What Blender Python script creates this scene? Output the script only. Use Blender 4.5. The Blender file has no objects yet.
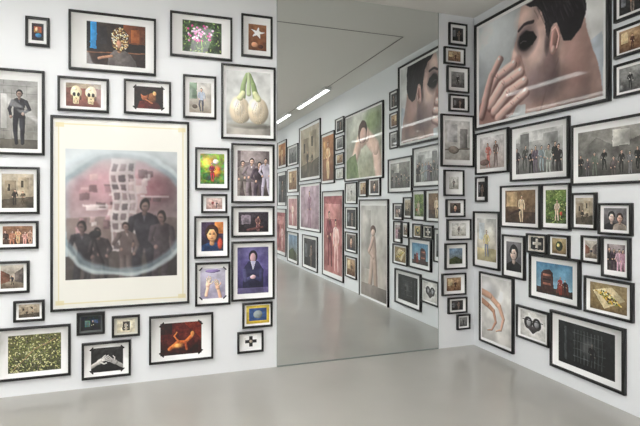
import bpy, numpy as np, math
from mathutils import Matrix
scene=bpy.context.scene
scene.view_settings.view_transform='Standard'
# ---------------------------------------------------------------- camera model
F=486.0; HZ=203.0; D=4.48; H=1.55
YAW=math.atan((320-153)/F); S,Cc=math.sin(YAW),math.cos(YAW)
def ray(x):
    u=(x-320)/F
    return S+u*Cc, Cc-u*S
def back(x,y):            # pixel -> (X,Z) on the mirror wall (y=0)
    a,b=ray(x); t=D/b
    return a*t, H+(HZ-y)/F*t
XE=back(474,0)[0]
def east(x,y):            # pixel -> (Y,Z) on the right wall
    a,b=ray(x); t=XE/a
    return b*t-D, H+(HZ-y)/F*t
CE=back(474,18)[1]        # ceiling height
YS=-11.0; XW=-4.0
# ---------------------------------------------------------------- materials
def s2l(c):
    c=np.asarray(c,dtype=float)/255.0
    return np.where(c<=0.04045,c/12.92,((c+0.055)/1.055)**2.4)
COAT=.22
def mat(name,col,rough=.5,metal=0,coat=0,coatr=.03,emit=0,spec=.5):
    m=bpy.data.materials.new(name); m.use_nodes=True
    p=m.node_tree.nodes['Principled BSDF']
    c=s2l(col); p.inputs['Base Color'].default_value=(c[0],c[1],c[2],1)
    p.inputs['Roughness'].default_value=rough; p.inputs['Metallic'].default_value=metal
    p.inputs['Coat Weight'].default_value=coat; p.inputs['Coat Roughness'].default_value=coatr
    p.inputs['Specular IOR Level'].default_value=spec
    if emit:
        p.inputs['Emission Color'].default_value=(1,.985,.96,1); p.inputs['Emission Strength'].default_value=emit
    return m
def noisy(m,scale,c1,c2,detail=4,rough=None,bump=0,bscale=200):
    nt=m.node_tree; p=nt.nodes['Principled BSDF']
    g=nt.nodes.new('ShaderNodeNewGeometry')
    n=nt.nodes.new('ShaderNodeTexNoise'); n.inputs['Scale'].default_value=scale; n.inputs['Detail'].default_value=detail
    nt.links.new(g.outputs['Position'],n.inputs['Vector'])
    r=nt.nodes.new('ShaderNodeValToRGB')
    a=s2l(c1); b=s2l(c2)
    r.color_ramp.elements[0].color=(*a,1); r.color_ramp.elements[1].color=(*b,1)
    r.color_ramp.elements[0].position=.2; r.color_ramp.elements[1].position=.8
    nt.links.new(n.outputs['Fac'],r.inputs['Fac']); nt.links.new(r.outputs['Color'],p.inputs['Base Color'])
    if rough:
        mr=nt.nodes.new('ShaderNodeMapRange'); mr.inputs['To Min'].default_value=rough[0]; mr.inputs['To Max'].default_value=rough[1]
        nt.links.new(n.outputs['Fac'],mr.inputs['Value']); nt.links.new(mr.outputs['Result'],p.inputs['Roughness'])
    if bump:
        n2=nt.nodes.new('ShaderNodeTexNoise'); n2.inputs['Scale'].default_value=bscale
        nt.links.new(g.outputs['Position'],n2.inputs['Vector'])
        b=nt.nodes.new('ShaderNodeBump'); b.inputs['Strength'].default_value=bump; b.inputs['Distance'].default_value=.002
        nt.links.new(n2.outputs['Fac'],b.inputs['Height']); nt.links.new(b.outputs['Normal'],p.inputs['Normal'])
M_wall=mat('painted_plaster',(232,234,236),.75,spec=.3); noisy(M_wall,1.2,(231,234,237),(234,236,238),bump=.15)
M_ceil=mat('ceiling_paint',(224,223,219),.8,spec=.2)
M_floor=mat('polished_concrete',(172,170,164),.3,coat=.4,coatr=.16); noisy(M_floor,1.1,(160,158,152),(178,176,170),2.5,rough=(.27,.33))
M_frame=mat('black_frame_wood',(14,14,15),.35)
M_mat=mat('white_mount_board',(240,240,239),.7,coat=COAT)
M_tab=mat('black_paper_tape',(20,20,22),.6)
M_art=mat('photo_print',(128,128,128),.5,coat=COAT)
nt=M_art.node_tree; at=nt.nodes.new('ShaderNodeAttribute'); at.attribute_name='print'
nt.links.new(at.outputs['Color'],nt.nodes['Principled BSDF'].inputs['Base Color'])
M_mirror=mat('silvered_glass',(230,234,233),.0,metal=1)
M_edge=mat('mirror_edge',(120,128,126),.3)
M_dark=mat('slot_dark',(135,135,133),.7)
M_lamp=mat('added_strip_diffuser',(255,255,255),.5,emit=25)
M_lamp2=mat('lamp_diffuser_small',(255,255,255),.5,emit=10)
M_house=mat('lamp_housing',(220,220,220),.4)
# ---------------------------------------------------------------- mesh helpers
def mesh_obj(name,verts,faces,mats,fm=None,loc=(0,0,0),rotz=0,parent=None):
    me=bpy.data.meshes.new(name); me.from_pydata([tuple(v) for v in verts],[],[tuple(f) for f in faces])
    for m in mats: me.materials.append(m)
    if fm is not None: me.polygons.foreach_set('material_index',fm)
    me.update()
    o=bpy.data.objects.new(name,me); scene.collection.objects.link(o)
    o.location=loc; o.rotation_euler=(0,0,rotz)
    if parent: o.parent=parent
    return o
def boxes(name,bl,mats,parent=None):
    v=[];f=[];fm=[]
    for (x0,x1,y0,y1,z0,z1,mi) in bl:
        n=len(v)
        v+=[(x0,y0,z0),(x1,y0,z0),(x1,y1,z0),(x0,y1,z0),(x0,y0,z1),(x1,y0,z1),(x1,y1,z1),(x0,y1,z1)]
        for q in ((0,3,2,1),(4,5,6,7),(0,1,5,4),(1,2,6,5),(2,3,7,6),(3,0,4,7)):
            f.append(tuple(n+i for i in q)); fm.append(mi)
    return mesh_obj(name,v,f,mats,fm,parent=parent)
# ---------------------------------------------------------------- room shell
T=.2
boxes('floor',[(XW-T,XE+T,YS-T,T,-.2,0,0)],[M_floor])
boxes('ceiling',[(XW-T,XE+T,YS-T,T,CE,CE+.2,0)],[M_ceil])
boxes('wall_north',[(XW-T,XE+T,0,T,0,CE,0)],[M_wall])
boxes('wall_east',[(XE,XE+T,YS,0,0,CE,0)],[M_wall])
boxes('wall_west',[(XW-T,XW,YS,0,0,CE,0)],[M_wall])
boxes('wall_south',[(XW-T,XE+T,YS-T,YS,0,CE,0)],[M_wall])
mx0=back(277,0)[0]; mx1=back(438,0)[0]
boxes('wall_mirror',[(mx0,mx1,-.006,-.001,.012,CE-.004,0),
   (mx0,mx1,-.009,-.001,.0005,.012,1),(mx0-.003,mx0,-.008,-.001,.0005,CE-.004,1),(mx1,mx1+.003,-.008,-.001,.0005,CE-.004,1)],[M_mirror,M_edge])
# ceiling shadow-gap track
sx=XE-.44
boxes('trim_1',[(sx-.007,sx+.007,-10,-.8,CE-.004,CE-.0005,0),(XW+.5,sx-.007,-.807,-.793,CE-.004,CE-.0005,0)],[M_dark])
def strip(name,x0,x1,y0,y1,m,hh=.07):
    z1=CE-.005; z0=z1-hh
    boxes(name,[(x0-.02,x0,y0-.02,y1+.02,z0,z1,0),(x1,x1+.02,y0-.02,y1+.02,z0,z1,0),(x0,x1,y0-.02,y0,z0,z1,0),(x0,x1,y1,y1+.02,z0,z1,0),
      (x0,x1,y0,y1,z1-.012,z1,0),(x0+.005,x1-.005,y0+.005,y1-.005,z0+.006,z0+.03,1)],[M_house,m])
for xx in (-2.6,-.9,.55):  # unseen ceiling strips, added as the room's main illumination
    for (a,b) in ((-10,-7.2),(-6.9,-4.1),(-3.8,-1.1)):
        strip('added_ceiling_strip_light',xx-.11,xx+.11,a,b,M_lamp)
for (a,b) in ((-5.3,-3.5),(-7.8,-6.0),(-10.2,-8.4)):
    strip('linear_wall_washer_light',sx-.04,sx+.04,a,b,M_lamp2,.05)
# ---------------------------------------------------------------- print painter
class Cv:
    def __init__(s,w,h,asp,seed):
        s.w,s.h,s.asp=w,h,asp; s.rng=np.random.RandomState(seed)
        s.a=np.zeros((h,w,3))
        s.y,s.x=np.mgrid[0:h,0:w]; s.x=s.x/(w-1.); s.y=s.y/(h-1.); s.X0,s.Y0=s.x.copy(),s.y.copy()
        wx=s.field(5,3); wy=s.field(5,3); s.fld=s.field(3,4)
        s.x=s.x+wx*.018/max(asp,1); s.y=s.y+wy*.018*min(asp,1)
    def field(s,f,octs):
        tot=0
        y=np.clip(s.Y0,0,1); x=np.clip(s.X0,0,1)
        for k in range(octs):
            g=s.rng.rand(int(f*2**k)+2,int(f*2**k*max(s.asp,.5))+2)-.5
            gy=y*(g.shape[0]-1.001); gx=x*(g.shape[1]-1.001); iy=gy.astype(int); ix=gx.astype(int)
            fy=gy-iy; fx=gx-ix; fy=fy*fy*(3-2*fy); fx=fx*fx*(3-2*fx)
            tot=tot+((g[iy,ix]*(1-fx)+g[iy,ix+1]*fx)*(1-fy)+(g[iy+1,ix]*(1-fx)+g[iy+1,ix+1]*fx)*fy)/(1.7**k)
        return tot
    def mix(s,m,c,al=1,sh=None):
        m=(np.clip(m,0,1)*al)[...,None]; c=np.asarray(c,float)*np.ones(s.a.shape)
        if sh is not None: c=c*np.clip(sh,.45,1.45)[...,None]
        s.a=s.a*(1-m)+c*m; return s
    def bg(s,c,c2=None,hor=False):
        c2=c if c2 is None else c2
        t=(s.x if hor else s.y)[...,None]; s.a=np.asarray(c,float)*(1-t)+np.asarray(c2,float)*t; s.a*=(1+.22*s.fld)[...,None]; return s
    def e(s,cx,cy,rx,ry,c,rot=0,soft=.12,al=1):
        dx=(s.x-cx)*s.asp; dy=s.y-cy; r=math.radians(rot)
        X=dx*math.cos(r)+dy*math.sin(r); Y=-dx*math.sin(r)+dy*math.cos(r)
        d=np.sqrt((X/(rx*s.asp))**2+(Y/ry)**2)
        sh=1.06-.28*(dx/(rx*s.asp)*.7+dy/ry*.6)-.18*np.clip(d,0,1)**3 if min(rx*s.w,ry*s.h)>1.5 else None
        return s.mix((1-d)/soft+.5,c,al,sh)
    def ring(s,cx,cy,rx,ry,th,c,al=1):
        d=np.sqrt(((s.x-cx)/rx)**2+((s.y-cy)/ry)**2); return s.mix(1.5-np.abs(d-1)/th,c,al)
    def p(s,pts,c,al=1,plain=False):
        m=np.zeros_like(s.x,bool); n=len(pts)
        for i in range(n):
            x1,y1=pts[i]; x2,y2=pts[(i+1)%n]
            if y1==y2: continue
            cond=((y1>s.y)!=(y2>s.y))&(s.x<(x2-x1)*(s.y-y1)/(y2-y1)+x1); m^=cond
        if plain: return s.mix(m.astype(float),c,al)
        xs=[q[0] for q in pts]; ys=[q[1] for q in pts]; u=(s.x-min(xs))/(max(xs)-min(xs)+1e-6); v=(s.y-min(ys))/(max(ys)-min(ys)+1e-6)
        return s.mix(m.astype(float),c,al,1.14-.2*u-.1*v+.3*s.fld)
    def r(s,x0,y0,x1,y1,c,al=1): return s.p([(x0,y0),(x1,y0),(x1,y1),(x0,y1)],c,al)
    def l(s,pts,w,c,al=1,w2=None):
        w2=w if w2 is None else w2; n=len(pts)-1; M=np.zeros_like(s.x); SH=np.ones_like(s.x)
        for i in range(n):
            (x1,y1),(x2,y2)=pts[i],pts[i+1]
            ax,ay=x1*s.asp,y1; bx,by=x2*s.asp,y2; px,py=s.x*s.asp,s.y
            L=(bx-ax)**2+(by-ay)**2+1e-9; t=np.clip(((px-ax)*(bx-ax)+(py-ay)*(by-ay))/L,0,1)
            ex=px-ax-t*(bx-ax); ey=py-ay-t*(by-ay)
            d=np.hypot(ex,ey); ww=w+(w2-w)*(i+t)/n
            k=np.clip((ww-d)/(ww*.35)+.3,0,1); nsh=1.1-.3*(ex*.75+ey*.65)/ww-.16*np.clip(d/ww,0,1)**2
            SH=np.where(k>M,nsh,SH); M=np.maximum(M,k)
        return s.mix(M,c,al,SH)
    def n(s,amp=12,f=8,col=False):
        if col: fl=np.stack([s.field(f,3) for _ in range(3)],-1)
        else: fl=s.field(f,4)[...,None]
        s.a=np.clip(s.a+amp*1.3*fl,4,250)
        v=1-.14*(((s.X0-.5)**2+(s.Y0-.5)**2)*2)
        s.a=s.a*v[...,None]; return s
    def blur(s,k=1):
        for _ in range(k):
            a=np.pad(s.a,((1,1),(1,1),(0,0)),'edge'); a=(a[:-2]+2*a[1:-1]+a[2:])/4; s.a=(a[:,:-2]+2*a[:,1:-1]+a[:,2:])/4
        return s
    def finish(s,vib=.97,con=1.2):
        o=s.a.copy(); s.blur(2); s.a=o+.7*(o-s.a)             # unsharp
        g=s.a.mean(-1,keepdims=True); s.a=g+(s.a-g)*vib
        s.a=np.clip(106+(s.a-108)*con,6,246)
    def man(s,cx,top,h,cloth=(40,40,45),skin=(190,150,130),hair=(35,28,25),legs=None):
        k=1/s.asp; hr=h*.06; W=h*.125*k; legs=legs or cloth; q=s.rng.uniform(-1,1,8)
        sh=top+h*.17; hip=top+h*.5; bot=top+h; cx2=cx+q[0]*W*.25
        s.l([(cx-W*.4,hip),(cx-W*(.55+.2*q[1]),(hip+bot)/2),(cx-W*(.5+.3*q[2]),bot)],h*.055,legs,w2=h*.03)
        s.l([(cx+W*.4,hip),(cx+W*(.5+.2*q[3]),(hip+bot)/2),(cx+W*(.6+.3*q[2]),bot)],h*.055,legs,w2=h*.03)
        s.p([(cx2-W,sh+h*.03),(cx2-W*.75,sh-h*.005),(cx2-W*.25,sh-h*.03),(cx2+W*.25,sh-h*.03),(cx2+W*.75,sh-h*.005),(cx2+W,sh+h*.03),(cx+W*.72,hip*.6+sh*.4),(cx+W*.8,hip+h*.03),(cx-W*.8,hip+h*.03),(cx-W*.72,hip*.6+sh*.4)],cloth)
        s.l([(cx2-W*.9,sh+h*.04),(cx-W*(1.3+.2*q[4]),sh+h*.19),(cx-W*(.8+.5*q[5]),hip-h*.03+h*.05*q[5])],h*.036,cloth,w2=h*.024)
        s.l([(cx2+W*.9,sh+h*.04),(cx+W*(1.3+.2*q[6]),sh+h*.19),(cx+W*(.8+.5*q[7]),hip-h*.03+h*.05*q[7])],h*.036,cloth,w2=h*.024)
        s.e(cx-W*(.8+.5*q[5]),hip-h*.02+h*.05*q[5],hr*.42*k,hr*.5,skin); s.e(cx+W*(.8+.5*q[7]),hip-h*.02+h*.05*q[7],hr*.42*k,hr*.5,skin)
        if q[6]>-.2: s.p([(cx2-W*.2,sh-h*.03),(cx2+W*.2,sh-h*.03),(cx2,sh+h*.08)],tuple(min(235,v*1.4+24) for v in cloth))
        hx=cx2+q[1]*W*.12
        s.l([(hx,top+h*.1),(cx2,sh-h*.01)],h*.026,tuple(v*.8 for v in skin)); s.e(hx,top+h*.06,hr*.95*k,hr*1.2,hair); s.e(hx+q[3]*hr*.2*k,top+h*.078,hr*.7*k,hr*.92,skin)
        s.e(hx+q[3]*hr*.2*k,top+h*.07,hr*.5*k,hr*.14,tuple(v*.5 for v in skin),soft=.8,al=.8)
        return s
    def face(s,cx,cy,r,skin=(200,160,140),hair=(40,30,26),cloth=(60,60,70)):
        k=1/s.asp; t=s.rng.uniform(-.14,.14)
        s.p([(cx-r*2*k,1),(cx-r*1.6*k,cy+r*1.75),(cx-r*.5*k,cy+r*1.25),(cx+r*.5*k,cy+r*1.25),(cx+r*1.6*k,cy+r*1.75),(cx+r*2*k,1)],cloth)
        s.l([(cx,cy+r*.5),(cx,cy+r*1.4)],r*.36,tuple(v*.75 for v in skin))
        s.e(cx,cy-r*.12,r*.95*k,r*1.2,hair); s.e(cx+t*r*k*.5,cy+r*.12,r*.7*k,r*.98,skin)
        f=cx+t*r*k*1.6
        for q in (-1,1):
            s.e(f+q*.28*r*k,cy+.02*r,r*.17*k,r*.11,tuple(v*.55 for v in skin),soft=.9); s.e(f+q*.28*r*k,cy+.03*r,r*.08*k,r*.05,(30,25,25),soft=.6)
            s.l([(f+(q*.28-.16)*r*k,cy-.17*r),(f+(q*.28+.16)*r*k,cy-.19*r)],r*.035,tuple(v*.4 for v in skin),al=.8)
        s.l([(f,cy+.1*r),(f-.03*r*k,cy+.42*r)],r*.07,tuple(v*.82 for v in skin),al=.7); s.e(f,cy+.64*r,r*.2*k,r*.07,(140,74,70),soft=.5); 
        s.l([(cx-.75*r*k,cy-.1*r),(cx-.4*r*k,cy-.75*r),(cx+.35*r*k,cy-.8*r),(cx+.75*r*k,cy-.1*r)],r*.16,hair); return s
    def hand(s,cx,cy,r,ang,skin=(205,170,150)):
        k=1/s.asp; dk=tuple(v*.5 for v in skin)
        def P(a,d): 
            t=math.radians(ang+a); return (cx+math.sin(t)*d*r*k,cy-math.cos(t)*d*r)
        s.l([P(180,2.6),P(180,.3)],r*.38,skin)
        s.l([P(180,.35),P(0,.3)],r*.5,skin)
        for a,L in ((-34,1.3),(-11,1.6),(9,1.55),(28,1.3)):
            s.l([P(a,.45),P(a*.8,L*.7),P(a*.65,L)],r*.15,dk,w2=r*.11,al=.8); s.l([P(a,.35),P(a*.8,L*.7),P(a*.65,L)],r*.12,skin,w2=r*.085)
        s.l([P(100,.3),P(75,.8),P(55,1.05)],r*.16,skin,w2=r*.11); return s
def crowd(c,n,y0,y1,h,dark=(45,42,42)):
    for i in range(n):
        x=(i+.5)/n+c.rng.uniform(-.04,.04); y=c.rng.uniform(y0,y1); g=c.rng.uniform(.5,2.4); t=c.rng.uniform(.93,1.07,3)
        c.man(x,y,h*c.rng.uniform(.8,1.05),tuple(min(225,v*g*q) for v,q in zip(dark,t)),(186,156,140))
    return c
IDX=[0]
def picture(wall,x0,x1,z0,z1,paint,m=(.1,.1,.1,.1),fw=.018,cell=.0045,tabs=False,flip=False,matcol=None,name='framed_photograph',dp=.03):
    """x0..x1 running along wall from viewer's left to right; margins l,t,r,b as fraction of the frame size"""
    IDX[0]+=1
    w=abs(x1-x0); h=z1-z0; hw,hh=w/2,h/2
    il=max(-hw+fw+.001,-hw+m[0]*w); ir=min(hw-fw-.001,hw-m[2]*w); it=min(hh-fw-.001,hh-m[1]*h); ib=max(-hh+fw+.001,-hh+m[3]*h)
    V=[];Fc=[];fm=[]
    prof=[(0,.0),(0,dp-.003),(.003,dp),(fw-.003,dp),(fw,dp-.002),(fw,dp*.45)]
    for (o,d) in prof:
        V+=[(-hw+o,-d,-hh+o),(hw-o,-d,-hh+o),(hw-o,-d,hh-o),(-hw+o,-d,hh-o)]
    for k in range(len(prof)-1):
        for j in range(4):
            a=k*4+j;b=k*4+(j+1)%4; Fc.append((a,b,b+4,a+4)); fm.append(0)
    Fc.append((3,2,1,0)); fm.append(0)
    dm=dp*.45; base=(len(prof)-1)*4; n=len(V)
    V+=[(il,-dm,ib),(ir,-dm,ib),(ir,-dm,it),(il,-dm,it)]
    da=dm-.002
    V+=[(il,-da,ib),(ir,-da,ib),(ir,-da,it),(il,-da,it)]
    for j in range(4):
        Fc.append((base+j,base+(j+1)%4,n+(j+1)%4,n+j)); fm.append(1)
        Fc.append((n+j,n+(j+1)%4,n+4+(j+1)%4,n+4+j)); fm.append(1)
    if tabs:
        tl=min(w,h)*.09; tw=tl*.38
        for (cx,cz,sx_,sz_) in ((il,ib,1,1),(ir,ib,-1,1),(ir,it,-1,-1),(il,it,1,-1)):
            n2=len(V); q=dm+.0012
            cx-=sx_*.012; cz-=sz_*.012
            P=[(cx-sx_*tw*.2,cz+sz_*tl),(cx+sx_*tw*.8,cz+sz_*(tl+tw*.5)),(cx+sx_*(tl+tw*.5),cz+sz_*tw*.8),(cx+sx_*tl,cz-sz_*tw*.2)]
            if sx_*sz_>0: P=P[::-1]
            V+=[(a,-q,b) for a,b in P]; Fc.append((n2,n2+1,n2+2,n2+3)); fm.append(2)
    nx=int(np.clip((ir-il)/cell,8,300)); nz=int(np.clip((it-ib)/cell,8,300))
    c=Cv(nx,nz,(ir-il)/(it-ib),IDX[0]*7+1); paint(c)
    if not getattr(c,'done',False): c.finish()
    img=s2l(np.clip(c.a,0,255))
    if flip: img=img[:,::-1]
    n3=len(V)
    gx=np.linspace(il,ir,nx); gz=np.linspace(it,ib,nz)
    GX,GZ=np.meshgrid(gx,gz)
    gv=np.stack([GX.ravel(),np.full(GX.size,-da),GZ.ravel()],1)
    allv=np.vstack([np.array(V),gv])
    i,j=np.meshgrid(np.arange(nz-1),np.arange(nx-1),indexing='ij'); a=(n3+i*nx+j).ravel()
    gf=np.stack([a,a+nx,a+nx+1,a+1],1)
    faces=np.vstack([np.array(Fc),gf])
    me=bpy.data.meshes.new(name)
    me.vertices.add(len(allv)); me.vertices.foreach_set('co',allv.ravel())
    me.loops.add(faces.size); me.loops.foreach_set('vertex_index',faces.ravel().astype(np.int32))
    me.polygons.add(len(faces)); me.polygons.foreach_set('loop_start',np.arange(0,faces.size,4,dtype=np.int32))
    fmm=np.concatenate([np.array(fm),np.full(len(gf),3)]).astype(np.int32)
    mm=M_mat
    if matcol is not None: mm=mat('mount_board_tinted',matcol,.7,coat=COAT)
    for q in (M_frame,mm,M_tab,M_art): me.materials.append(q)
    me.polygons.foreach_set('material_index',fmm)
    me.update(calc_edges=True)
    ca=me.color_attributes.new('print','FLOAT_COLOR','POINT')
    cols=np.ones((len(allv),4),dtype=np.float32); cols[n3:,:3]=img.reshape(-1,3); ca.data.foreach_set('color',cols.ravel())
    me.validate()
    o=bpy.data.objects.new(name,me); scene.collection.objects.link(o)
    if wall=='N': o.location=((x0+x1)/2,-.0015,(z0+z1)/2)
    else: o.location=(XE-.0015,(x0+x1)/2,(z0+z1)/2); o.rotation_euler=(0,0,-math.pi/2)
    return o
def N(x0,y0,x1,y1,ix0,iy0,ix1,iy1,paint,**k):
    X0=back(x0,0)[0]; X1=back(x1,0)[0]; mid=(x0+x1)/2
    Zt=back(mid,y0)[1]; Zb=back(mid,y1)[1]
    W=x1-x0; Hh=y1-y0
    picture('N',X0,X1,Zb,Zt,paint,((ix0-x0)/W,(iy0-y0)/Hh,(x1-ix1)/W,(y1-iy1)/Hh),**k)
def E(x0,x1,yt,yb,paint,m=.12,**k):     # y measured at x0
    Y0,Zt=east(x0,yt); Zb=east(x0,yb)[1]; Y1=east(x1,0)[0]
    mm=m if isinstance(m,tuple) else (m,m,m,m)
    picture('E',Y0,Y1,Zb,Zt,paint,mm,**k)
def R(x0,x1,yt,yb,paint,m=.12,**k):     # seen in the mirror, y measured at x1
    Y1,Zt=east(x1,yt); Zb=east(x1,yb)[1]; Y0=east(x0,0)[0]
    mm=m if isinstance(m,tuple) else (m,m,m,m)
    picture('E',-Y1,-Y0,Zb,Zt,paint,mm,cell=.01,flip=True,**k)
# ---------------------------------------------------------------- paintings : mirror wall, left part
def p_small(c): c.bg((60,50,60),(30,28,34)); c.r(.2,.2,.8,.55,(150,90,60)); c.e(.55,.7,.25,.12,(60,110,150)); c.e(.4,.35,.12,.12,(210,180,140)); c.n(25,6,True)
def p_curls(c):
    c.bg((58,48,42),(30,22,20)); c.r(.06,.0,.16,.62,(50,140,196)); c.r(.0,.0,.06,1,(25,25,30)); c.r(.17,.1,.34,.5,(46,40,44)); c.r(.62,.0,1,.45,(120,72,45)); c.r(.75,.1,.9,.42,(160,95,50))
    c.r(0,.68,1,1,(60,42,36)); c.l([(0,.72),(1,.66)],.012,(110,76,56))
    c.p([(.35,1),(.38,.76),(.46,.64),(.54,.6),(.64,.62),(.74,.72),(.82,.86),(.85,1)],(96,90,88)); c.l([(.2,.85),(.42,.78)],.035,(160,122,100))
    c.l([(.55,.5),(.55,.64)],.05,(160,122,100))
    c.e(.56,.36,.15,.29,(96,70,44))
    for i in range(260):
        a=c.rng.uniform(0,6.28); r=c.rng.uniform(.05,1.08)**.55; c.e(.56+math.cos(a)*.14*r,.36+math.sin(a)*.27*r,.009,.022,[(186,158,108),(120,86,54),(220,202,164),(66,46,32)][i%4],rot=c.rng.uniform(0,180))
    c.e(.54,.47,.04,.1,(180,138,116),soft=.4); c.n(14,12)
def p_pinkfl(c):
    c.bg((70,95,55),(45,70,35)); c.n(50,9)
    for i in range(110): x,y=c.rng.rand(2); c.e(x,y,.035,.012,[(96,140,70),(34,60,32),(150,176,104)][i%3],rot=c.rng.uniform(0,180))
    for i in range(46):
        x=.42+c.rng.normal()*.17; y=.42+c.rng.normal()*.16; c.e(x,y,.028,.04,[(220,110,160),(244,190,216),(190,70,128),(236,150,190)][i%4],rot=c.rng.uniform(0,180))
    c.l([(.5,1),(.48,.6)],.015,(130,160,84)); c.n(14,10)
def p_star(c):
    c.bg((150,105,72),(112,72,48)); c.n(14,6)
    pts=[]
    for i in range(10):
        r=.36 if i%2==0 else .13; a=-math.pi/2+i*math.pi/5+.2; pts.append((.5+math.cos(a)*r/c.asp*.8,.32+math.sin(a)*r*.7))
    c.p(pts,(238,228,220)); c.e(.35,.78,.18,.1,(190,140,110)); c.e(.68,.84,.14,.08,(80,50,40))
def p_stand(c):
    c.bg((162,162,160),(124,122,116))
    for i in range(9): c.l([(0,.08+i*.11),(1,.08+i*.11)],.004,(124,124,122),.7)
    for i in range(5): c.l([(.1+i*.2,0),(.1+i*.2,.86)],.003,(134,134,132),.6)
    c.r(0,.86,1,1,(92,88,82)); c.man(.5,.14,.78,(44,44,50),(130,112,104),(28,26,26)); c.r(.03,.2,.18,.7,(190,190,187),.7); c.n(14,8)
def p_skulls(c):
    c.bg((140,96,86),(128,84,76)); c.r(0,0,1,.2,(176,160,140)); c.n(10,6)
    for x in (.29,.71):
        c.e(x,.40,.165,.3,(216,198,168),soft=.08); c.p([(x-.1,.5),(x+.1,.5),(x+.075,.88),(x-.075,.88)],(202,182,150)); c.e(x-.06,.48,.043,.09,(46,34,30),soft=.2); c.e(x+.06,.48,.043,.09,(46,34,30),soft=.2)
        c.p([(x,.58),(x-.022,.68),(x+.022,.68)],(50,36,30)); c.r(x-.06,.78,x+.06,.795,(70,54,44))
        for k in range(6): c.l([(x-.055+k*.022,.74),(x-.055+k*.022,.85)],.004,(110,88,70))
        c.e(x-.12,.62,.03,.09,(120,92,70),soft=.6); c.e(x+.12,.62,.03,.09,(100,76,60),soft=.6); c.e(x-.04,.24,.05,.06,(234,220,196),soft=1)
    c.n(6,12)
def p_ember(c): c.bg((46,30,28),(22,16,18)); c.e(.35,.4,.12,.24,(160,100,70)); c.e(.35,.28,.12,.14,(50,34,28)); c.e(.62,.5,.14,.22,(120,80,54)); c.e(.7,.3,.06,.1,(206,160,110)); c.p([(.1,1),(.2,.65),(.8,.7),(.95,1)],(90,34,32)); c.l([(.4,.6),(.62,.75)],.035,(150,96,70)); c.n(18,10)
def p_child(c): c.bg((196,194,190),(150,142,130)); c.r(.0,.0,.35,.55,(120,140,120)); c.man(.55,.18,.75,(150,158,170),(210,175,155),(90,70,55),(70,72,84)); c.e(.25,.8,.12,.07,(90,80,72)); c.n(12,8)
def p_bulbs(c):
    c.bg((216,218,216),(198,200,196)); c.r(0,.84,1,1,(184,180,172)); c.e(.5,.85,.42,.05,(140,138,130),soft=.8)
    c.l([(.36,.4),(.38,.2),(.46,.05)],.05,(140,156,116),w2=.03); c.l([(.66,.4),(.6,.2),(.52,.05)],.05,(130,148,104),w2=.03); c.l([(.5,.35),(.5,.03)],.04,(164,176,140),w2=.02)
    for x in (.3,.71):
        c.e(x,.62,.235,.215,(206,194,172)); c.e(x-.05,.55,.12,.12,(230,222,204),soft=1)
        for q in (-.14,-.07,0,.07,.14): c.l([(x+q*.2+.01,.42),(x+q,.62),(x+q*.4,.82)],.003,(176,160,134),.7)
        c.l([(x,.42),(x+(.5-x)*.35,.34)],.05,(190,192,156),w2=.04)
    c.n(8,5)
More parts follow.
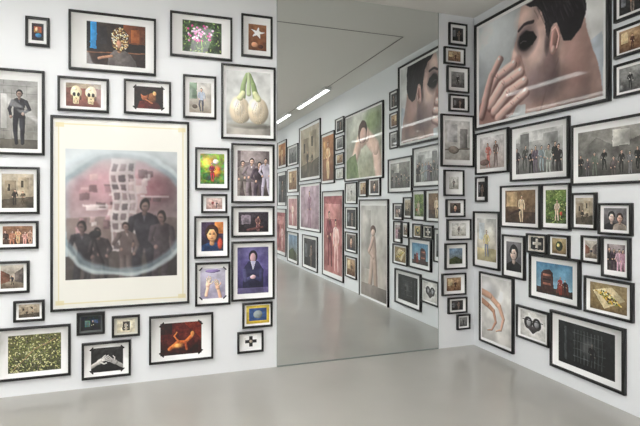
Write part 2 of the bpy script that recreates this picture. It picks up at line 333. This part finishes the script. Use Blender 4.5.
def p_big(c):
    c.x=c.X0.copy(); c.y=c.Y0.copy(); c.a=c.a*0+np.array((228,227,219.))
    ye=(218,208,164)
    for (a,b,d,e_) in ((.03,.022,.97,.028),(.03,.972,.97,.978),(.03,.02,.038,.98),(.962,.02,.97,.98)): c.mix(((c.x>a)&(c.x<d)&(c.y>b)&(c.y<e_)).astype(float),ye,.8)
    for (x,y) in ((.04,.03),(.96,.03),(.04,.97),(.96,.97)): c.mix(((abs(c.x-x)<.03)&(abs(c.y-y)<.012)).astype(float),ye,.8)
    keep=c.a.copy(); c.x=c.x+c.field(6,3)*.03; c.y=c.y+c.field(6,3)*.02
    c.r(0,.1,1,.9,(196,204,206))
    # oval print with wall, frames, column; people are a glass reflection painted in
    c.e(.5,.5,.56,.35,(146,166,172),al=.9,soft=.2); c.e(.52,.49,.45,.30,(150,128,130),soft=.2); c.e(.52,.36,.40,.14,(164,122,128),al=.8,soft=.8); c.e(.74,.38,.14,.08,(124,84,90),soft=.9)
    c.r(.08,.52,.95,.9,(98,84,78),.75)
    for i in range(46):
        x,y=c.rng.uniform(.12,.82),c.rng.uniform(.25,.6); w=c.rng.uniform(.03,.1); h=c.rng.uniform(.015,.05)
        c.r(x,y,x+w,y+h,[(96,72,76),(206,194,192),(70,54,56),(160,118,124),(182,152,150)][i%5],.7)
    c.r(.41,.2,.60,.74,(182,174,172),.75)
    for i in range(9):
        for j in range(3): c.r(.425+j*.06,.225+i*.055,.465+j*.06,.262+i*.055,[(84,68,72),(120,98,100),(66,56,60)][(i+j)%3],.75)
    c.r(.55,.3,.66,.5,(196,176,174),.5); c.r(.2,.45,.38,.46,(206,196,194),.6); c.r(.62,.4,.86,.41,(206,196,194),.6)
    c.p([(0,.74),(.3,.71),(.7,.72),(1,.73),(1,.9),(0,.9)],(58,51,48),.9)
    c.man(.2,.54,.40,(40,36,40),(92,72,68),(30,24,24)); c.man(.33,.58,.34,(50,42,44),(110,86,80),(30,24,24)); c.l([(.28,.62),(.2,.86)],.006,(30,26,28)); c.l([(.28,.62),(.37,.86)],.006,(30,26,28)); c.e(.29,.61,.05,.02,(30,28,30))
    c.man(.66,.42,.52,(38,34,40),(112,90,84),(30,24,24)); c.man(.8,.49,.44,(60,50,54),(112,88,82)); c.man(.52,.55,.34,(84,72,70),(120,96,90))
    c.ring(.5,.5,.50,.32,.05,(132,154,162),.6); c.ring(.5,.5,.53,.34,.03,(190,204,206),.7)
    c.n(20,16); inside=(c.X0>.08)&(c.X0<.92)&(c.Y0>.155)&(c.Y0<.85)
    c.blur(2); c.finish(.9,1.1); topfade=np.clip((.30-c.Y0)/.14,0,1)[...,None]*.6
    c.a=c.a*(1-topfade)+np.array((200,206,208))*topfade
    c.a=np.where(inside[...,None],c.a*.9+np.array((160,166,170))*.1,keep); c.done=True
def p_sepia(c): c.bg((186,176,158),(118,108,92)); c.r(.1,.2,.45,.75,(140,128,110)); c.r(.5,.1,.85,.6,(162,150,130)); c.r(.18,.3,.26,.5,(70,62,52)); c.r(.6,.2,.68,.4,(80,72,60)); c.p([(0,.75),(1,.65),(1,1),(0,1)],(92,84,72)); c.man(.4,.45,.45,(60,54,48)); c.man(.65,.5,.4,(80,72,60)); c.n(14,9)
def p_group(c): c.bg((150,116,92),(86,64,54)); crowd(c,5,.15,.35,.9,(84,62,54)); c.n(18,8)
def p_street(c): c.bg((196,190,180),(110,98,84)); c.p([(0,.2),(.4,.4),(.4,.7),(0,.8)],(120,86,72)); c.p([(1,.1),(.6,.35),(.6,.7),(1,.8)],(104,96,92)); c.man(.5,.45,.4,(50,50,60)); c.n(16,8)
def p_leaf(c):
    c.bg((104,104,66),(80,84,58))
    for i in range(620):
        x,y=c.rng.rand(2); a=c.rng.uniform(0,180); q=[(160,162,110),(66,80,54),(130,138,90),(196,192,146),(44,50,44),(116,112,94)][i%6]
        c.e(x,y,.02,.012,q,rot=a)
    c.l([(.1,.9),(.5,.4),(.9,.15)],.008,(150,130,100)); c.n(16,14)
def p_dkgreen(c): c.bg((30,46,52),(18,26,30)); c.r(.2,.3,.45,.75,(80,106,96)); c.r(.55,.25,.85,.5,(50,76,96)); c.man(.6,.3,.65,(24,30,34)); c.n(24,8,True)
def p_sketch(c):
    c.bg((206,200,180),(196,188,166)); c.r(.3,.15,.72,.85,(80,74,66)); c.man(.5,.25,.6,(170,160,144),(200,190,170)); c.l([(.4,.7),(.6,.7)],.04,(150,140,126)); c.n(16,8)
def p_hands(c): c.bg((60,60,60),(28,28,28)); c.n(12,6); c.hand(.3,.55,.22,60,(178,176,172)); c.hand(.7,.6,.21,-58,(150,148,146)); c.n(10,10)
def p_red(c):
    c.bg((104,34,22),(58,18,16)); c.n(24,6); c.r(0,0,.28,.35,(60,22,20)); c.p([(.55,0),(1,0),(1,.55)],(140,54,30),.7)
    c.l([(.22,.8),(.42,.62),(.6,.62),(.75,.45)],.06,(180,104,58)); c.e(.78,.38,.045,.09,(200,138,84)); c.l([(.45,.6),(.33,.42),(.4,.3)],.028,(180,104,60),w2=.018); c.l([(.6,.62),(.64,.85)],.038,(146,76,46)); c.e(.42,.72,.12,.07,(220,160,96),soft=.9); c.n(22,12)
def p_rainbow(c): c.bg((150,176,92),(96,130,60)); c.e(.3,.3,.25,.2,(216,206,96),soft=.8); c.e(.7,.55,.16,.2,(200,140,66),soft=.6); c.e(.35,.75,.25,.14,(60,100,50)); c.e(.65,.25,.12,.08,(232,232,200)); c.man(.5,.3,.6,(150,60,70)); c.n(46,9,True)
def p_tiny(c): c.bg((214,196,190),(170,140,132)); c.man(.4,.2,.7,(150,86,86)); c.man(.65,.3,.6,(90,80,90)); c.n(20,6)
def p_clown(c): c.bg((78,60,90),(40,34,54)); c.r(.6,0,1,.4,(200,130,70)); c.face(.48,.4,.24,(214,164,120),(60,36,30),(40,70,110)); c.e(.85,.75,.12,.2,(180,80,60),soft=.5); c.n(20,8)
def p_palms(c): c.bg((190,188,202),(166,158,180)); c.hand(.32,.5,.15,10,(222,186,164)); c.hand(.68,.6,.15,-14,(206,168,144)); c.e(.5,.1,.3,.06,(140,124,170)); c.n(8,6)
def p_family(c): c.bg((122,112,114),(88,78,76)); c.r(.1,0,.9,.25,(156,146,146)); crowd(c,4,.1,.3,.95,(74,64,70)); c.n(20,9)
def p_dkroom(c): c.bg((74,68,76),(36,30,36)); c.r(.1,.15,.4,.6,(130,120,130)); c.man(.65,.2,.75,(120,90,90)); c.l([(.3,.9),(.8,.75)],.06,(90,60,60)); c.n(20,8)
def p_purple(c):
    c.bg((116,110,156),(76,68,120)); c.n(18,6); c.p([(.15,1),(.2,.45),(.35,.3),(.65,.3),(.8,.45),(.85,1)],(56,56,84)); c.e(.5,.2,.14,.13,(40,36,48)); c.e(.5,.23,.09,.1,(190,160,164)); c.p([(.42,.3),(.58,.3),(.5,.5)],(180,180,200))
    c.l([(.22,.5),(.26,.72),(.44,.66)],.045,(76,76,110)); c.l([(.78,.5),(.74,.72),(.56,.66)],.045,(60,60,92)); c.e(.5,.65,.09,.045,(206,176,180)); c.r(0,.88,1,1,(140,130,170),.6); c.n(14,10)
def p_blueyel(c): c.bg((206,186,84),(196,172,66)); c.r(.12,.15,.88,.85,(56,84,128)); c.e(.5,.5,.2,.22,(140,150,150)); c.n(14,6)
def p_cross(c): c.bg((232,230,224)); c.r(.36,.05,.64,.95,(30,30,32)); c.r(.05,.36,.95,.64,(30,30,32)); c.e(.5,.5,.12,.12,(150,140,130))
N(26,18,50,47,32,24,44,41,p_small,fw=.02)
N(69,15,156,73,86,24,145,66,p_curls)
N(170,15,232,59,182,22,221,53,p_pinkfl)
N(241,16,272,58,248,25,266,51,p_star)
N(-3,70,45,155,0,81,38,149,p_stand)
N(58,78,109,112,66,84,101,107,p_skulls)
N(124,81,171,115,134,87,163,109,p_ember,tabs=True)
N(183,76,216,119,189,83,211,113,p_child)
N(221,66,275,140,226,72,270,135,p_bulbs)
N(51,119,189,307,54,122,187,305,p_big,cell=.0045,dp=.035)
N(-4,167,40,214,2,174,34,208,p_sepia)
N(-4,221,39,249,3,226,33,244,p_group)
N(-4,261,30,293,1,265,24,288,p_street)
N(14,300,45,321,19,304,40,317,p_sepia)
N(-4,326,71,378,8,334,61,371,p_leaf)
N(77,312,105,334,81,316,101,330,p_dkgreen,matcol=(70,74,74))
N(112,315,140,336,117,319,135,332,p_sketch,matcol=(200,198,186))
N(82,341,131,377,91,347,123,371,p_hands,tabs=True)
N(149,314,213,361,160,322,201,354,p_red,tabs=True)
N(195,148,229,190,200,154,224,184,p_rainbow)
N(201,194,227,213,206,198,222,209,p_tiny)
N(194,216,229,258,201,222,223,251,p_clown)
N(195,262,230,305,200,268,225,298,p_palms,tabs=True)
N(231,144,274,203,237,151,269,196,p_family)
N(231,206,274,237,238,212,268,232,p_dkroom)
N(231,241,274,300,237,247,268,293,p_purple)
N(242,302,272,327,246,305,269,323,p_blueyel)
N(237,331,263,352,244,335,257,347,p_cross)
# strip between mirror and corner
def g_bw(c): c.bg((150,150,148),(80,80,80)); c.man(.5,.2,.75,(40,40,42),(170,168,165)); c.n(22,7)
def g_warm(c): c.bg((176,150,120),(112,84,62)); c.r(.1,.1,.4,.6,(206,186,150)); c.man(.6,.25,.7,(80,50,40)); c.n(26,7)
def g_face(c): c.bg((120,108,100),(60,54,52)); c.face(.5,.42,.25); c.n(14,7)
def g_dk(c): c.bg((72,70,70),(32,32,34)); c.man(.6,.2,.8,(110,100,94)); c.r(.1,.2,.3,.7,(110,112,116)); c.n(24,7)
def g_lt(c): c.bg((208,208,204),(170,168,160)); c.man(.5,.2,.7,(110,108,104)); c.n(18,7)
def g_blue(c): c.bg((130,156,182),(96,92,80)); c.p([(0,.7),(.5,.5),(1,.75),(1,1),(0,1)],(74,82,56)); c.n(20,7)
def g_pink(c): c.bg((200,160,160),(160,114,116)); c.man(.5,.15,.8,(216,190,176)); c.n(20,7)
def g_orange(c): c.bg((180,130,92),(110,74,54)); c.man(.5,.15,.8,(216,176,136)); c.r(.1,.1,.3,.5,(200,160,110)); c.n(26,6)
def n(a,b,c_,d,p,k=.2,**kw): N(a,b,c_,d,a+(c_-a)*k,b+(d-b)*k,c_-(c_-a)*k,d-(d-b)*k,p,fw=.016,**kw)
n(448,24,466,46,g_dk); n(443,48,464,65,g_warm); n(446,67,468,93,g_bw); n(448,95,468,112,g_dk)
def s_room(c): c.bg((206,206,204),(160,158,152)); c.r(.1,.1,.5,.55,(176,176,176)); c.r(.6,.2,.9,.7,(130,128,126)); c.l([(.0,.75),(1,.7)],.02,(110,106,100)); c.e(.35,.75,.2,.1,(120,112,104)); c.n(22,8)
N(440,115,473,167,444,121,469,160,s_room)
n(443,170,463,196,g_lt,.26); n(445,199,464,217,g_face,.22); n(446,219,470,240,g_lt,.2); n(444,243,466,269,g_blue); n(441,273,465,295,g_warm); n(447,297,466,313,g_dk); n(456,314,469,329,g_bw)
# ---------------------------------------------------------------- right wall
def p_portrait(c):
    sk=(188,162,154); sk2=(212,188,180); dk=(134,104,98); hr=(40,37,42)
    c.bg((196,202,206),(206,206,204),True); c.e(.15,.2,.3,.35,(214,218,220),soft=1)
    c.p([(.84,.6),(1,.5),(1,1),(.7,1)],(190,198,206))
    # thick neck and shoulder
    c.p([(.5,.62),(.72,.4),(.88,.36),(.93,.6),(.99,.84),(1,1),(.45,1),(.46,.78)],(172,146,138)); c.e(.83,.72,.08,.3,(146,118,112),soft=1,al=.7); c.l([(.7,.6),(.62,.8),(.56,1)],.02,(140,112,106),.6)
    # head in left-facing three-quarter profile
    c.p([(.41,.0),(.395,.1),(.385,.2),(.378,.28),(.355,.36),(.322,.45),(.315,.5),(.335,.53),(.35,.56),(.345,.62),(.355,.68),(.36,.76),(.40,.9),(.5,.93),(.63,.8),(.74,.5),(.78,.1),(.7,0)],sk)
    c.e(.55,.46,.09,.16,sk2,soft=1,al=.7); c.e(.46,.12,.08,.1,sk2,soft=1,al=.8); c.e(.36,.44,.03,.06,sk2,soft=1,al=.7)
    c.e(.56,.76,.18,.14,(120,104,104),soft=1,al=.85); c.e(.385,.5,.03,.05,(150,116,110),soft=1,al=.8); c.e(.655,.62,.05,.18,(112,94,94),soft=1,al=.75); c.l([(.40,.46),(.435,.56),(.45,.66)],.012,(150,120,114),.6)
    # short cropped hair
    c.p([(.45,0),(.49,.04),(.545,.07),(.585,.15),(.605,.24),(.615,.36),(.635,.4),(.65,.33),(.665,.29),(.70,.29),(.725,.38),(.745,.46),(.80,.48),(.86,.42),(.89,.3),(.895,.1),(.88,0)],hr)
    c.e(.625,.42,.018,.09,(84,72,74),soft=1,al=.8)
    for i in range(90):
        t=c.rng.rand(); x=.5+t*.36; y0=c.rng.uniform(0,.22); x0=min(x+y0*.2,.87); c.l([(x0,y0),(min(x0+.03,.885),y0+.1)],.003,[(100,94,100),(66,60,66),(22,20,24)][i%3],.5)
    c.e(.685,.43,.036,.115,(190,152,144),rot=8); c.e(.688,.42,.021,.075,dk,soft=.6); c.l([(.662,.35),(.692,.325),(.714,.41),(.70,.5)],.008,(210,178,170)); c.e(.674,.5,.014,.03,sk)
    # smudged black eye make-up
    c.e(.455,.33,.075,.12,(90,78,82),rot=-15,soft=.9,al=.9); c.e(.448,.335,.054,.085,(28,26,30),rot=-15,soft=.5); c.p([(.40,.28),(.46,.245),(.52,.28),(.545,.34),(.51,.39),(.45,.41),(.408,.38)],(30,27,32),.92)
    c.l([(.414,.345),(.438,.332),(.465,.345)],.004,(120,114,116),.8)
    c.l([(.395,.215),(.44,.18),(.515,.2)],.015,(52,44,48))
    c.l([(.325,.52),(.35,.5),(.37,.51)],.008,dk)
    # hand pressed over the mouth
    c.p([(.0,.80),(.1,.66),(.24,.58),(.36,.64),(.42,.8),(.34,.98),(.26,1),(.0,1)],(184,150,142))
    c.e(.2,.86,.16,.14,(160,124,118),soft=1,al=.7)
    for (pts,w) in (([(.06,.76),(.18,.56),(.345,.50)],.05),([(.11,.81),(.24,.65),(.41,.59)],.054),([(.16,.88),(.29,.75),(.44,.685)],.053),([(.2,.96),(.33,.86),(.45,.79)],.046)):
        c.l([(x+.008,y+.024) for x,y in pts],w+.006,(124,92,88),.75,w2=w*.78); c.l(pts,w,(208,178,170),w2=w*.76)
        x,y=pts[-1]; c.e(x-.002,y-.01,.014,.016,(230,208,204),rot=-20,soft=.4); x,y=pts[1]; c.l([(x-.012,y-.012),(x+.012,y+.02)],.004,(150,112,106),.8); x=(pts[1][0]+pts[2][0])/2; y=(pts[1][1]+pts[2][1])/2; c.l([(x-.01,y-.01),(x+.01,y+.015)],.003,(150,112,106),.7)
    c.l([(.035,.92),(.085,.72),(.135,.55),(.23,.405)],.047,(124,92,88),.8,w2=.038); c.l([(.02,.9),(.075,.7),(.12,.54),(.215,.39)],.044,(202,170,162),w2=.033); c.e(.21,.395,.013,.02,(228,206,202),rot=35,soft=.5)
    c.n(8,10); c.blur(1)
def p_pale(c): c.bg((206,204,204),(170,158,152)); c.man(.36,.2,.75,(176,112,104)); c.man(.66,.15,.8,(110,96,92)); c.e(.2,.8,.2,.1,(120,100,96)); c.n(18,9)
def p_bwcrowd(c): c.bg((196,196,194),(100,98,96)); c.r(0,0,1,.25,(206,206,204)); c.r(.1,.05,.3,.5,(140,140,138)); c.r(.6,.1,.9,.45,(156,156,154)); crowd(c,8,.3,.45,.7,(60,60,60)); c.n(14,10)
def p_tent(c): c.bg((156,154,148),(80,78,74)); c.p([(0,.5),(.3,.15),(.6,.4),(1,.2),(1,.7),(0,.75)],(110,108,104)); c.r(.55,.05,.8,.4,(180,178,172)); crowd(c,8,.4,.6,.5,(54,53,52)); c.n(16,10)
def p_woman(c): c.bg((140,116,88),(84,66,50)); c.r(.05,.05,.4,.5,(180,156,122)); c.r(0,.65,1,1,(78,60,46)); c.man(.55,.15,.8,(190,172,146),(200,164,138),(50,34,26)); c.l([(.1,.75),(.5,.6)],.04,(60,40,30)); c.n(22,9)
def p_garden(c):
    c.bg((120,142,74),(64,84,40)); c.n(50,9)
    for i in range(120): x,y=c.rng.rand(2); c.e(x,y,.04,.012,[(96,136,64),(34,56,26),(160,176,110),(120,130,70)][i%4],rot=c.rng.uniform(0,180))
    c.man(.55,.3,.6,(190,170,150)); c.e(.75,.7,.06,.06,(176,80,60)); c.n(14,12)
def p_two(c): c.bg((130,128,130),(64,60,62)); c.face(.34,.4,.2,(190,170,160),(30,28,28),(40,40,46)); c.face(.7,.45,.18,(180,150,136),(60,40,30),(150,140,130)); c.n(16,8)
def p_kid(c): c.bg((210,210,207),(186,178,160)); c.r(0,.7,1,1,(190,180,146)); c.r(.1,.1,.4,.5,(192,198,200)); c.man(.5,.28,.6,(190,178,134),(200,172,154),(110,84,64),(120,126,140)); c.n(14,8)
def p_dkport(c): c.bg((130,128,130),(70,70,74)); c.face(.5,.38,.22,(200,180,168),(28,26,26),(26,26,30)); c.n(14,8)
def p_plus(c): c.bg((196,190,180)); c.r(.1,.1,.9,.9,(34,34,36)); c.r(.42,.2,.58,.8,(196,190,180)); c.r(.25,.42,.75,.58,(196,190,180)); c.n(8,6)
def p_circ(c): c.bg((180,164,126),(114,96,70)); c.e(.5,.5,.25,.32,(50,60,40)); c.e(.45,.45,.1,.12,(210,194,130)); c.n(20,7)
def p_tower(c):
    c.bg((86,130,158),(150,178,190)); c.r(0,.78,1,1,(70,56,50)); c.p([(.12,.9),(.14,.34),(.22,.24),(.38,.2),(.48,.3),(.5,.9)],(72,50,48)); c.r(.2,.36,.42,.42,(146,100,84)); c.r(.2,.5,.42,.56,(40,30,34)); c.r(.2,.64,.42,.7,(136,92,78)); c.p([(.56,.9),(.6,.6),(.88,.56),(.9,.9)],(104,64,56))
    c.man(.68,.38,.54,(140,64,56)); c.man(.8,.45,.46,(40,34,40)); c.n(14,9)
def p_food(c):
    c.bg((170,152,116),(130,110,76)); c.n(14,6)
    c.p([(.08,.3),(.6,.1),(.95,.5),(.4,.92)],(200,186,152))
    for i in range(130): a,b=c.rng.rand(2); c.e(.16+.36*a+.34*b,.28+.44*a+.12*b-.12*b,.026,.032,[(190,156,66),(104,76,40),(136,136,70),(208,190,128),(76,54,38)][i%5],rot=c.rng.uniform(0,180))
    c.n(14,12)
def p_legs(c):
    c.bg((222,221,218),(208,205,200)); c.e(.2,.2,.3,.14,(200,200,200),soft=1); sk=(190,156,136)
    c.l([(-.1,.24),(.3,.30),(.6,.42)],.062,sk,w2=.05); c.l([(.6,.42),(.74,.60),(.66,.78)],.045,sk,w2=.022); c.l([(.66,.78),(.5,.83)],.02,sk,w2=.012)
    c.l([(-.1,.38),(.2,.45),(.42,.52)],.05,(170,134,114),w2=.04); c.l([(.42,.52),(.5,.68),(.36,.82)],.036,(170,134,114),w2=.018); c.l([(.36,.82),(.2,.85)],.017,(170,134,114),w2=.01); c.n(8,6)
def p_heart(c):
    c.bg((226,224,220)); c.n(6,5); c.e(.32,.45,.17,.24,(36,34,36)); c.e(.66,.45,.17,.24,(36,34,36)); c.p([(.16,.55),(.82,.55),(.5,.85)],(70,66,66)); c.e(.34,.44,.09,.14,(150,150,152)); c.e(.66,.44,.09,.14,(140,140,142)); c.l([(.1,.35),(.9,.35)],.02,(30,30,30)); c.n(12,10)
def p_black(c):
    c.bg((48,50,52),(32,34,36)); c.n(10,7); c.r(.12,.1,.16,.9,(100,104,104),.6)
    for i in range(9): c.r(.3+.06*i,.12,.315+.06*i,.88,(92,96,96),.6)
    for i in range(4): c.r(.28,.2+.18*i,.84,.22+.18*i,(100,104,104),.5)
    c.e(.55,.5,.12,.2,(110,112,110),soft=1,al=.5); c.man(.62,.35,.55,(28,28,30),(100,96,92)); c.n(10,10)
E(477,612,26,131,p_portrait,(.035,.045,.035,.045),cell=.0056,fw=.022,dp=.04)
E(477,510,134,175,p_pale,.13)
E(512,571,128,182,p_bwcrowd,(.1,.13,.1,.13),fw=.02)
E(573,655,126,186,p_tent,(.09,.14,.09,.14),fw=.02)
E(616,648,66,99,g_bw,.15); E(616,648,30,60,g_warm,.15); E(616,648,-12,24,g_dk,.15)
E(477,488,177,202,g_dk,.2)
E(502,542,186,227,p_woman,.12)
E(543,572,184,229,p_garden,.14)
E(573.5,598,193,229,p_sepia,.14)
E(600,634,203,234,p_two,.16)
E(475,501,211,266,p_kid,.13,fw=.02)
E(504,526.5,234,276,p_dkport,.16)
E(528,548.5,233,252,p_plus,.1)
E(550,571,234,256,p_circ,.16)
E(583,602,235,262,p_street,.18)
E(603.5,632,236,276,p_family,.18)
E(531,582,253,297,p_tower,(.14,.16,.14,.16),fw=.022)
E(586,635,275,311,p_food,(.12,.14,.12,.14))
E(481,515,271,340,p_legs,.06)
E(518,551,304,336,p_heart,.12)
E(552,627,309,365,p_black,(.12,.14,.12,.14),fw=.022)
# pictures further down the right wall, only seen in the mirror
def m_back(c): c.bg((196,198,190),(150,150,128)); c.e(.8,.2,.25,.2,(126,140,104),soft=.9); c.l([(.1,1),(.4,.45),(.62,.38),(.85,.6),(.95,1)],.12,(196,170,156),w2=.14); c.e(.5,.3,.13,.17,(84,66,56)); c.e(.52,.36,.1,.12,(196,166,154)); c.p([(0,.7),(.3,.6),(.4,1),(0,1)],(112,126,90)); c.n(20,8)
def m_pale(c): c.bg((200,197,192),(186,178,170)); c.r(.1,.05,.4,.7,(182,178,172)); c.l([(.35,.95),(.45,.62),(.5,.36)],.05,(160,142,132)); c.l([(.62,.95),(.56,.62),(.52,.36)],.05,(150,132,122)); c.l([(.5,.36),(.34,.5),(.5,.55)],.03,(170,148,138)); c.e(.5,.26,.11,.05,(96,78,70)); c.e(.5,.29,.08,.04,(190,168,156)); c.r(0,.86,1,1,(140,132,126)); c.n(14,8)
def m_red(c): c.bg((150,88,90),(176,124,120)); c.r(.1,.1,.9,.3,(200,150,144),.7); c.man(.35,.2,.7,(110,50,58)); c.man(.7,.3,.65,(206,170,164)); c.n(36,8)
def m_lilac(c): c.bg((184,164,174),(156,134,142)); c.man(.5,.12,.85,(140,110,124)); c.n(20,6)
R(345.5,384,100,178,m_back,.04,fw=.022)
R(336,344.5,116,132,g_dk,.15); R(336,344.5,135,149,g_bw,.15); R(336,344.5,152,164,g_warm,.15); R(336,344.5,167,179,g_lt,.15)
R(322,335,130,183,g_orange,.06)
R(300,321,118,179,p_sepia,.06,fw=.022)
R(288,298.5,143,164,g_bw,.12); R(288,298.5,167,192,g_warm,.12); R(278,287,139,167,g_orange,.1)
R(300,321,182,233,m_lilac,.06); R(303,318,237,273,g_dk,.1)
R(288,298.5,195,230,g_pink,.1); R(288,298.5,233,265,g_blue,.1); R(278,286.5,171,206,g_dk,.1); R(275,286.5,209,257,m_red,.08)
R(323,344,190,283,m_red,.06,fw=.022)
R(346,357.5,182,204,g_lt,.12); R(346,357.5,207,230,g_dk,.12); R(346,357.5,233,254,g_face,.12); R(346,357,258,280,g_warm,.12)
R(359.5,367.5,180,197,g_warm,.15); R(369,381,177,196,g_face,.15)
R(360,389,199,312,m_pale,.06,fw=.022)
R(263,274,150,205,g_lt,.1); R(262,273,209,245,g_blue,.1)
# ---------------------------------------------------------------- camera
cd=bpy.data.cameras.new('camera'); cam=bpy.data.objects.new('camera',cd); scene.collection.objects.link(cam)
cam.location=(0,-D,H); cam.rotation_euler=(math.pi/2,0,-YAW)
cd.sensor_width=36; cd.lens=F/640*36; cd.shift_y=-(213-HZ)/640; cd.clip_start=.05
scene.camera=cam
w=bpy.data.worlds.new('world'); scene.world=w; w.use_nodes=True
w.node_tree.nodes['Background'].inputs[0].default_value=(.8,.85,.9,1); w.node_tree.nodes['Background'].inputs[1].default_value=.3
